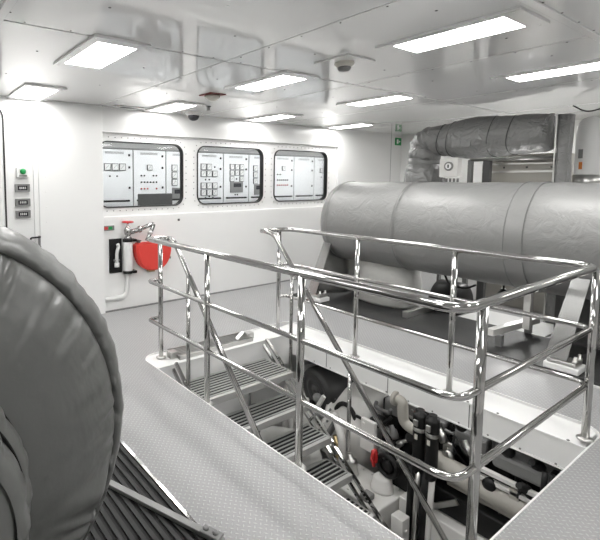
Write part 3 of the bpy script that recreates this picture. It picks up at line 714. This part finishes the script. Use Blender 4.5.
bm = BM(); box(bm, 1.3, 4.3, 3.85, 4.4, LZ, -.40, .03); obj('shell', bm, WHITE, t)
bm = BM(); cyl(bm, (3.3, 3.82, -.42), (3.3, 3.82, -1.4), .014, n=10); obj('sight_tube', bm, GREY, t)
# unseen fill lamps added to light the space below deck
for k, (x, y) in enumerate(((2.4, 3.62), (3.62, 1.9), (1.35, 2.0))):
    t = thing('added_deck_fill', ['added fill lamp hidden under the stair landing below deck', 'added fill lamp hidden above the engine below deck', 'added fill lamp hidden under the near walkway'][k], 'lamp', (x, y, -.07), 'added fill lamps below the deck')
    dx, dy = (.6, .07) if k == 0 else (.05, .4)
    bm = BM(); box(bm, x - dx, x + dx, y - dy, y + dy, -.12, -.075, .005); obj('housing', bm, WHITE, t)
    bm = BM(); box(bm, x - dx + .01, x + dx - .01, y - dy + .01, y + dy - .01, -.14, -.121); obj('diffuser', bm, FILLS if k == 2 else FILLD, t)

# ------------------------------------------------------------------ silver lagged tank on its dark platform
t = thing('tank_platform', 'low dark checker plate platform under the silver tank', 'platform', (4.9, 2.4, 0))
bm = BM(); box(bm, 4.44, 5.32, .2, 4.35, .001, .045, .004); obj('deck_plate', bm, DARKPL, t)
bm = BM(); box(bm, 4.425, 4.44, .2, 4.35, .001, .02, .003); obj('edge_strip', bm, WHITE, t)
TX, TZ, TR = 5.1, 1.061, .514
t = thing('silver_tank', 'long silver cloth-lagged cylindrical tank lying on saddle supports', 'tank', (TX, 2.2, .045))
bm = BM(); prof = [(0, .18), (.3, .19), (TR - .06, .2), (TR - .02, .22), (TR, .28)] + [(TR + .004 * math.sin(k * 1.7), .28 + k * (3.67 / 24)) for k in range(1, 24)] + [(TR, 3.93), (TR - .02, 3.97), (TR - .07, 3.99), (.3, 4.0), (0, 4.01)]
lathe(bm, prof, (TX, 0, TZ), (0, 1, 0), 96); obj('lagged_shell', bm, TANK, t)
for y in (3.86, 2.94, 1.76, .9):
    bm = BM(); w = .012 if y > 2 else .07
    lathe(bm, [(TR + .007, y - w), (TR + .007, y + w)], (TX, 0, TZ), (0, 1, 0), 96, cap=False); obj('seam_band', bm, TANKS, t)
for y in (1.685, 1.835, 2.953, 3.875):
    bm = BM(); ring = [(TX + (TR + .008) * math.cos(a), y, TZ + (TR + .008) * math.sin(a)) for a in [2 * PI * k / 96 for k in range(96)]]; tube(bm, ring, .0045, 0, 6, closed=True)
    obj('draw_cord', bm, GREY, t)
def saddle(y):
    w = .075; legs = []
    for sx in (-1, 1):
        if sx < 0: a = Vector((TX - .44, y - .03, TZ - .27)); b = Vector((TX - .63, y + .05, .135))
        else: a = Vector((TX + .36, y, TZ - .37)); b = Vector((TX + .2, y, .066))
        d = (b - a).normalized(); nn = Vector((-d.z, 0, d.x)).normalized() * .012
        bm = BM(); prism(bm, [a + Vector((0, -w * .8, 0)) - nn, a + Vector((0, w * .8, 0)) - nn, b + Vector((0, w, 0)) - nn, b + Vector((0, -w, 0)) - nn], nn * 2)
        legs.append(obj('saddle_leg', bm, LEGM, t))
    bm = BM(); pts = [(TX - .62, y - .01, .14), (TX - .43, y - .01, TZ - .29)]
    pts += [(TX + (TR + .004) * math.cos(a), y - .01, TZ + (TR + .004) * math.sin(a)) for a in [math.radians(216 + k * 9) for k in range(11)]] + [(TX + .2, y - .01, .05)]
    prism(bm, pts, (0, .02, 0)); obj('saddle_web', bm, LEGM, legs[0])
    bm = BM(); box(bm, TX - .655, TX - .47, y - .11, y + .13, .045, .10, .01); f = obj('foot_block', bm, WHITE, t)
    bm = BM(); box(bm, TX - .65, TX - .49, y - .09, y + .11, .10, .135, .01); obj('foot_pad', bm, STEEL, f)
    for dx in (-.05, .05):
        for dy in (-.085, .085):
            bm = BM(); lathe(bm, [(.022, 0), (.022, .02), (.012, .022), (.012, .05)], (TX - .57 + dx, y + .01 + dy, .10 if 0 else .135), n=10); obj('foot_bolt', bm, STEEL, f)
saddle(1.30); saddle(3.92)
bm = BM(); lathe(bm, [(.25, .05), (.27, .08), (.262, .2), (.275, .34), (.26, .46), (.27, .62)], (TX + .1, 0, 0), n=48)
bmesh.ops.scale(bm, vec=(1, 1.62, 1), verts=bm.verts[:]); bmesh.ops.translate(bm, vec=(0, 3.38, 0), verts=bm.verts[:])
obj('branch_lagging', bm, DLAG2, t)
bm = BM(); box(bm, TX - .08, TX - .02, 1.74, 1.80, .16, .60, .004); obj('strut', bm, OFFW, t)
bm = BM(); prism(bm, [(TX - .52, 1.87, .15), (TX - .52, 1.93, .15), (TX - .52, 1.93, .21), (TX - .52, 1.87, .21)], (.82, -.09, 0)); cm = obj('cross_member', bm, OFFW, t)
for x_ in (TX - .45, TX + .2):
    bm = BM(); box(bm, x_, x_ + .05, 1.825, 1.88, .045, .15); obj('packer', bm, GREY, cm)
bm = BM(); box(bm, TX - .35, TX + .2, 2.82, 2.88, .046, .12, .004); obj('cross_member', bm, STEEL, t)
bm = BM(); lathe(bm, [(.05, -.06), (.06, .0), (.02, .06)], (5.2, 2.05, .42), n=12); cyl(bm, (5.2, 2.05, .48), (5.2, 2.05, .56), .012, n=8); obj('drain_plug', bm, BLACK, t)
bm = BM(); tube(bm, [(5.0, 2.55, .56), (5.0, 2.5, .46), (5.05, 2.35, .44), (5.05, 2.25, .5)], .012, .05, 8); obj('cable_loop', bm, BLACK, t)

t = thing('blower_casing', 'black round machine casing behind the platform under the tank', 'machine', (5.6, 2.75, 0))
bm = BM(); lathe(bm, [(.05, 0), (.24, .01), (.27, .04), (.27, .3), (.2, .34)], (5.62, 2.62, .1), (0, 1, 0), 36); obj('volute', bm, BLACK, t)
bm = BM(); box(bm, 5.45, 5.8, 2.65, 2.9, 0, .12, .01); obj('foot', bm, BLACK, t)
t = thing('lit_floor_sheet', 'white sheet added in place of lit floor beyond the tank platform', 'tray', (5.7, 2.2, 0))
bm = BM(); plate(bm, rrect(5.335, 5.99, 1.745, 2.58, .02, 2), [], lambda u, v, q: Vector((u, v, q)), .001, .012); obj('tray', bm, WHITE, t)  # white colour stands in for brightly lit floor, no tray there
t = thing('machine_cabinet', 'dark grey machine cabinet standing below the right end of the tank', 'cabinet', (5.9, 1.0, 0))
bm = BM(); box(bm, 5.5, 6.0, .1, 1.70, .0, .56, .01); obj('casing', bm, DGREY, t)
bm = BM(); box(bm, 5.49, 5.505, .4, 1.5, .06, .5, .003); obj('panel', bm, DGREY, t)

# ------------------------------------------------------------------ exhaust pipework above the tank
PX = 6.1
t = thing('lagged_exhaust_pipe', 'dark grey lagged exhaust pipe bending over above the silver tank', 'pipe', (PX, 3.47, 0))
def wob(t_, k, r, h):
    return (r * (1 + .02 * math.sin(3 * t_ + k) + .012 * math.sin(7 * t_ + 2.3 * k)), h)
bm = BM(); lathe(bm, [(.20, 1.3), (.23, 1.38), (.245, 1.55), (.24, 1.72), (.21, 1.80), (.19, 1.82)], (PX, 3.47, 0), (0, 0, 1), 40, fn=wob); obj('lower_sleeve', bm, DLAG, t)
bm = BM(); lathe(bm, [(.20, 1.78), (.20, 1.9)], (PX, 3.47, 0), n=40); obj('neck_band', bm, GREY, t)
bm = BM(); pts = fillet([(PX, 3.46, 1.86), (PX, 3.46, 2.125), (PX, 3.15, 2.125)], .2, 12); tube(bm, pts, [.195 + .012 * math.sin(k * 1.9) for k in range(len(pts))], 0, 36); obj('elbow', bm, DLAG, t)
bm = BM()
prof = [(.19, 0), (.205, .03), (.215, .10), (.235, .20), (.25, .30), (.255, .42), (.25, .52), (.245, .62), (.238, .64), (.243, .66), (.238, .76), (.222, .84), (.23, .92), (.218, 1.04), (.21, 1.14), (.195, 1.19), (.17, 1.205), (.12, 1.21)]
lathe(bm, prof, (PX, 3.205, 2.125), (0, -1, 0), 44, fn=wob); obj('horizontal_sleeve', bm, DLAG, t)
for y, r in ((3.19, .206), (3.06, .226), (2.57, .244), (2.37, .228)):
    bm = BM(); ring = [(PX + r * math.cos(a), y + .02 * math.sin(2 * a), 2.125 + r * math.sin(a)) for a in [2 * PI * k / 48 for k in range(48)]]; tube(bm, ring, .006, 0, 6, closed=True); obj('draw_cord', bm, DGREY, t)
bm = BM()
for k in range(10):
    a = PI * .55 + k * .17; c = Vector((PX + .20 * math.cos(a), 2.03, 2.125 + .20 * math.sin(a))); cyl(bm, c, c + Vector((0, -.04, 0)), .012, n=6)
obj('gathered_hem', bm, DLAG, t)
bm = BM(); box(bm, PX - .25, PX - .22, 2.75, 2.98, 2.0, 2.1, .006); obj('patch', bm, DLAG, t)
t = thing('junction_box', 'light grey wall box with a round dial below the lagged pipe', 'box', (5.85, 2.95, 1.6))
bm = BM(); box(bm, 5.74, 5.84, 2.83, 3.06, 1.635, 1.865, .012); obj('housing', bm, OFFW, t)
bm = BM(); lathe(bm, [(.055, 0), (.055, .012), (.04, .014)], (5.74, 2.94, 1.77), (-1, 0, 0), 24); d = obj('dial', bm, GREY, t)
bm = BM(); lathe(bm, [(.036, 0), (.036, .003)], (5.726, 2.94, 1.77), (-1, 0, 0), 20); obj('dial_face', bm, METER, d)
bm = BM(); box(bm, 5.720, 5.727, 2.932, 2.948, 1.75, 1.79); obj('pointer', bm, BLACK, d)
for k in range(5):
    bm = BM(); cyl(bm, (5.79, 2.85 + k * .046, 1.62), (5.79, 2.85 + k * .046, 1.575), .014, n=10); obj('cable_gland', bm, GREY, t)
bm = BM(); box(bm, 5.79, 5.85, 3.03, 3.06, 0, 1.63, .004); obj('stand', bm, GREY, t)
# machine casing behind
t = thing('engine_casing', 'pale metal machine casing behind the tank under the lagged pipe', 'casing', (6.8, 2.4, 0))
bm = BM(); box(bm, 6.42, 7.2, 2.02, 2.86, 0, 1.80, .01); prism(bm, [(6.42, 2.02, 1.80), (6.42, 2.86, 1.80), (6.55, 2.86, 1.92), (6.55, 2.02, 1.92)], (.6, 0, 0)); obj('casing', bm, BEIGE, t)
bm = BM(); box(bm, 6.405, 6.42, 2.03, 2.85, 1.69, 1.715); box(bm, 6.405, 6.42, 2.03, 2.85, 1.79, 1.81); obj('rib', bm, STEEL, t)
bm = BM()
for y in (2.1, 2.35, 2.6, 2.8): bolt(bm, (6.42, y, 1.755), (-1, 0, 0), .012, .01)
obj('casing_bolts', bm, DGREY, t)
t = thing('hidden_fill_lamp', 'added fill lamp on the pale machine casing, hidden behind the silver tank', 'lamp', (6.4, 2.3, 1.0))  # unseen lamp added to lighten the floor behind the tank
bm = BM(); box(bm, 6.37, 6.418, 2.1, 2.5, .6, 1.2, .01); obj('housing', bm, WHITE, t)
bm = BM(); box(bm, 6.355, 6.369, 2.12, 2.48, .62, 1.18, .004); obj('diffuser', bm, LAMP, t)
t = thing('support_rod', 'thin horizontal steel rod running just below the lagged pipe', 'rod', (6.3, 2.5, 1.85))
bm = BM(); cyl(bm, (6.3, 2.0, 1.86), (6.3, 2.95, 1.86), .022, n=16); obj('rod', bm, STEEL, t)
bm = BM(); lathe(bm, [(.05, 0), (.05, .03)], (6.3, 2.0, 1.86), (0, 1, 0), 16); box(bm, 6.26, 6.34, 2.0, 2.03, 1.0, 1.86); obj('end_bracket', bm, DGREY, t)
bm = BM(); box(bm, 6.27, 6.33, 2.92, 2.97, 0, 1.86, .003); obj('column', bm, GREY, t)
bm = BM(); box(bm, 6.17, 6.24, 2.66, 2.74, 0, 1.84, .003); tag(obj('steel_upright', bm, DGREY, None, (6.24, 2.7, 0)), 'dark upright bar between junction box and pale casing', 'upright')
t = thing('lagged_duct', 'tall dark grey lagged duct rising beside the white cylinder', 'duct', (6.1, 1.85, 0))
bm = BM()
sec = [0.2 * math.sin(k * 1.1) for k in range(12)]
n = 10
prev = None
for k in range(n + 1):
    z = 2.31 * k / n; w = .056 + .006 * math.sin(k * 2.1); dd = .35
    ring = [bm.verts.new((PX + u, 1.90 + v, z)) for u, v in rrect(-.06, .12, -w, w, .03, 3)]
    if prev:
        for i in range(len(ring)):
            f = bm.faces.new((prev[i], prev[(i + 1) % len(ring)], ring[(i + 1) % len(ring)], ring[i])); f.smooth = True
    else: bm.faces.new(ring[::-1])
    prev = ring
bm.faces.new(prev)
obj('lagged_body', bm, DLAG, t)
bm = BM(); box(bm, 6.02, 6.035, 1.945, 1.962, .0, 2.30, .004); obj('edge_angle', bm, STEEL, t)
t = thing('white_cylinder', 'tall white upright cylinder with a domed top at right', 'cylinder', (6.5, 1.77, 0))
CX_, CY_ = 6.5, 1.785
bm = BM(); lathe(bm, [(.125, 1.0), (.125, 2.12), (.12, 2.19), (.105, 2.24), (.075, 2.28), (.035, 2.30), (0, 2.302)], (CX_, CY_, 0), n=40); obj('shell', bm, WHITE, t)
bm = BM(); lathe(bm, [(.127, 1.5), (.131, 1.5), (.131, 1.66), (.127, 1.66)], (CX_, CY_, 0), n=40); obj('clamp_band', bm, STEEL, t)
bm = BM(); lathe(bm, [(.19, 0), (.19, .05), (.16, .06), (.16, 1.0)], (CX_, CY_, 0), n=32); obj('pedestal', bm, GREY, t)
bm = BM(); box(bm, CX_ - .128, CX_ - .116, CY_ + .02, CY_ + .05, 1.72, 1.80); obj('warning_label', bm, ORANGE, t)
bm = BM(); box(bm, CX_ - .128, CX_ - .116, CY_ + .02, CY_ + .06, 1.84, 1.94); obj('rating_label', bm, GREY, t)
bm = BM(); tube(bm, [(6.3, 1.9, 2.42), (6.33, 1.78, 2.33), (6.33, 1.6, 2.38), (6.3, 1.4, 2.43)], .008, .1, 6)
tag(obj('loose_cable', bm, BLACK, None, (6.3, 1.7, 2.34)), 'thin black cable looping over the white cylinder near the ceiling', 'cable')

# ------------------------------------------------------------------ big covered drum in the left foreground
t = thing('covered_drum', 'large round machine end under a padded grey vinyl cover at left', 'covered drum', (-.065, 1.7, 0))
CXd, CZd, Yd = -.065, .86, 1.25
rnd = random.Random(11)
FOLD = [(rnd.uniform(0, 2 * PI), rnd.uniform(.018, .05), rnd.uniform(.004, .013), rnd.uniform(.04, .15), rnd.uniform(-.25, .25)) for _ in range(34)]
PLEAT = [(rnd.uniform(0, 2 * PI), rnd.uniform(.010, .022), rnd.uniform(.006, .016), rnd.uniform(.03, .10)) for _ in range(40)]
def puff(t_, k, r, h):
    q = .004 * math.sin(11 * t_ + .7) * max(0, (r - .3) / .33) + .003 * math.sin(5 * t_ + r * 14)
    for a0, w_, d_, l_, sk in FOLD:
        s_ = (.622 - r) / l_
        if s_ > 3: continue
        da = (t_ - a0 - sk * (.622 - r) + PI) % (2 * PI) - PI
        x_ = da / w_
        q += d_ * math.exp(-s_ * s_) * (math.exp(-x_ * x_) - .6 * math.exp(-(x_ - 1.7) ** 2)) * min(1, .25 + s_ * 3)
    for a0, w_, d_, l_ in PLEAT:
        s_ = (.624 - r) / l_
        if s_ > 2.5: continue
        x_ = ((t_ - a0 + PI) % (2 * PI) - PI) / (w_ * (1 + .8 * s_))
        q += d_ * math.exp(-s_ * s_) * (math.exp(-x_ * x_) - .8 * math.exp(-(x_ - 1.5) ** 2))
    return (r + .15 * q * (r > .5), h + q)
bm = BM(); PR = [(0, -.15)]
KEY = [(.0, -.15), (.12, -.147), (.24, -.133), (.34, -.113), (.43, -.085), (.51, -.050), (.57, -.014), (.605, .014), (.620, .040), (.624, .060)]
for (r0, h0), (r1, h1) in zip(KEY, KEY[1:]):
    m_ = max(1, int((r1 - r0) / .02))
    PR += [(r0 + (r1 - r0) * (i + 1) / m_, h0 + (h1 - h0) * (i + 1) / m_) for i in range(m_)]
lathe(bm, PR, (CXd, Yd, CZd), (0, 1, 0), 520, cap=False, fn=puff); obj('front_panel', bm, VINYL, t)
def rim(t_, k, r, h):
    p_ = math.sin(14 * t_ + .5) + .9 * math.sin(27 * t_ + 2.1) + .7 * math.sin(43 * t_) + .8 * math.sin(61 * t_ + 1) + .6 * math.sin(89 * t_)
    w = (.2, .8, 1, 1, .8, .5, .2, 0, 0)[min(k, 8)]
    return (r + .0032 * w * p_, h + .004 * w * p_)
bm = BM(); lathe(bm, [(.626, .064), (.633, .050), (.646, .054), (.670, .088), (.692, .14), (.696, .2), (.66, .5), (.65, .9), (.3, .92)], (CXd, Yd, CZd), (0, 1, 0), 520, cap=True, fn=rim); obj('rim_band', bm, VINYL, t)
bm = BM(); ring = [(CXd + .626 * math.cos(a), Yd + .066, CZd + .626 * math.sin(a)) for a in [2 * PI * k / 120 for k in range(120)]]; tube(bm, ring, .003, 0, 6, closed=True); obj('dark_seam_ring', bm, DGREY, t)  # dark ring stands in for the shade in the seam gap
ICX, ICZ = -.10, .875
def rim2(t_, k, r, h):
    p_ = math.sin(17 * t_) + .8 * math.sin(31 * t_ + 1) + .5 * math.sin(53 * t_)
    return (r + .0025 * p_ * (1 if 0 < k < 5 else 0), h)
bm = BM(); lathe(bm, [(.342, 0.01), (.348, -.02), (.349, -.04), (.345, -.07), (.335, -.09), (.328, -.095)], (ICX, Yd - .115, ICZ), (0, 1, 0), 120, cap=False, fn=rim2); obj('collar_outer', bm, VINYL, t)
bm = BM(); lathe(bm, [(.318, -.08), (.323, -.11), (.322, -.14), (.316, -.17), (.30, -.195), (.285, -.2)], (ICX, Yd - .115, ICZ), (0, 1, 0), 120, cap=False, fn=rim2); obj('collar_inner', bm, VINYL, t)
bm = BM(); lathe(bm, [(0, -.225), (.15, -.222), (.25, -.212), (.276, -.2), (.288, -.18)], (ICX, Yd - .115, ICZ), (0, 1, 0), 100, cap=False); obj('end_cap', bm, VINYL, t)
for r, y in ((.344, -.0), (.325, -.092)):
    bm = BM(); ring = [(ICX + r * math.cos(a), Yd - .115 + y, ICZ + r * math.sin(a)) for a in [2 * PI * k / 100 for k in range(100)]]; tube(bm, ring, .004, 0, 6, closed=True); obj('dark_seam_ring', bm, BLACK, t)
bm = BM(); box(bm, CXd - .45, CXd + .35, Yd + .15, Yd + .85, .0165, .3, .02); obj('cradle', bm, DGREY, t)

# ribbed mat and loose steel bar, bottom left
t = thing('ribbed_mat', 'black ribbed rubber mat on the floor below the covered drum', 'mat', (.7, 1.7, 0))
bm = BM(); box(bm, -1.2, 1.085, .4, 3.2, .001, .006); obj('backing', bm, RUBBER, t)
bm = BM(); x = -.2
while x < 1.07:
    box(bm, x, x + .022, .4, 3.2, .006, .0165, .002); x += .042
obj('ribs', bm, mat('rib_rubber', (.032, .032, .032), .55, spec=.3), t)  # ribs coloured lighter than the black backing
bm = BM(); box(bm, 1.087, 1.108, .3, 3.2, .001, .018, .003); tag(obj('mat_edge_strip', bm, CHROME, None, (1.1, 1.7, 0)), 'bright steel edging strip along the ribbed mat', 'edging')
t = thing('loose_steel_bar', 'flat steel bar lying across the ribbed mat edge', 'bar', (1.0, 1.85, .02))
a = Vector((.70, 2.56, 0)); b = Vector((1.13, 1.475, 0)); d = (b - a); L_ = d.length; ang = math.atan2(d.y, d.x)
M = Matrix.Translation((a.x, a.y, .0195)) @ Matrix.Rotation(ang, 4, 'Z')
bm = BM(); box(bm, 0, L_, -.018, .018, 0, .02, .003, M=M); obj('bar', bm, mat('aged_bar', (.26, .26, .255), .42, .5), t)
bm = BM(); box(bm, L_ - .11, L_ - .01, -.025, .025, .02, .032, .004, M=M); bolt(bm, M @ Vector((L_ - .04, 0, .032)), (0, 0, 1), .014, .012); bolt(bm, M @ Vector((L_ - .09, 0, .032)), (0, 0, 1), .014, .012); obj('end_clip', bm, GREY, t)

# ------------------------------------------------------------------ world, view
w = bpy.data.worlds.new('world'); S.world = w; w.use_nodes = True
w.node_tree.nodes['Background'].inputs[0].default_value = (.8, .8, .8, 1); w.node_tree.nodes['Background'].inputs[1].default_value = .05
S.view_settings.view_transform = 'Standard'; S.view_settings.look = 'None'; S.view_settings.gamma = 1; S.view_settings.use_curve_mapping = False
S.view_settings.exposure = 0.68
S.cycles.use_denoising = True
S.cycles.max_bounces = 10; S.cycles.diffuse_bounces = 5; S.cycles.glossy_bounces = 5; S.cycles.transparent_max_bounces = 8
S.cycles.sample_clamp_indirect = 6
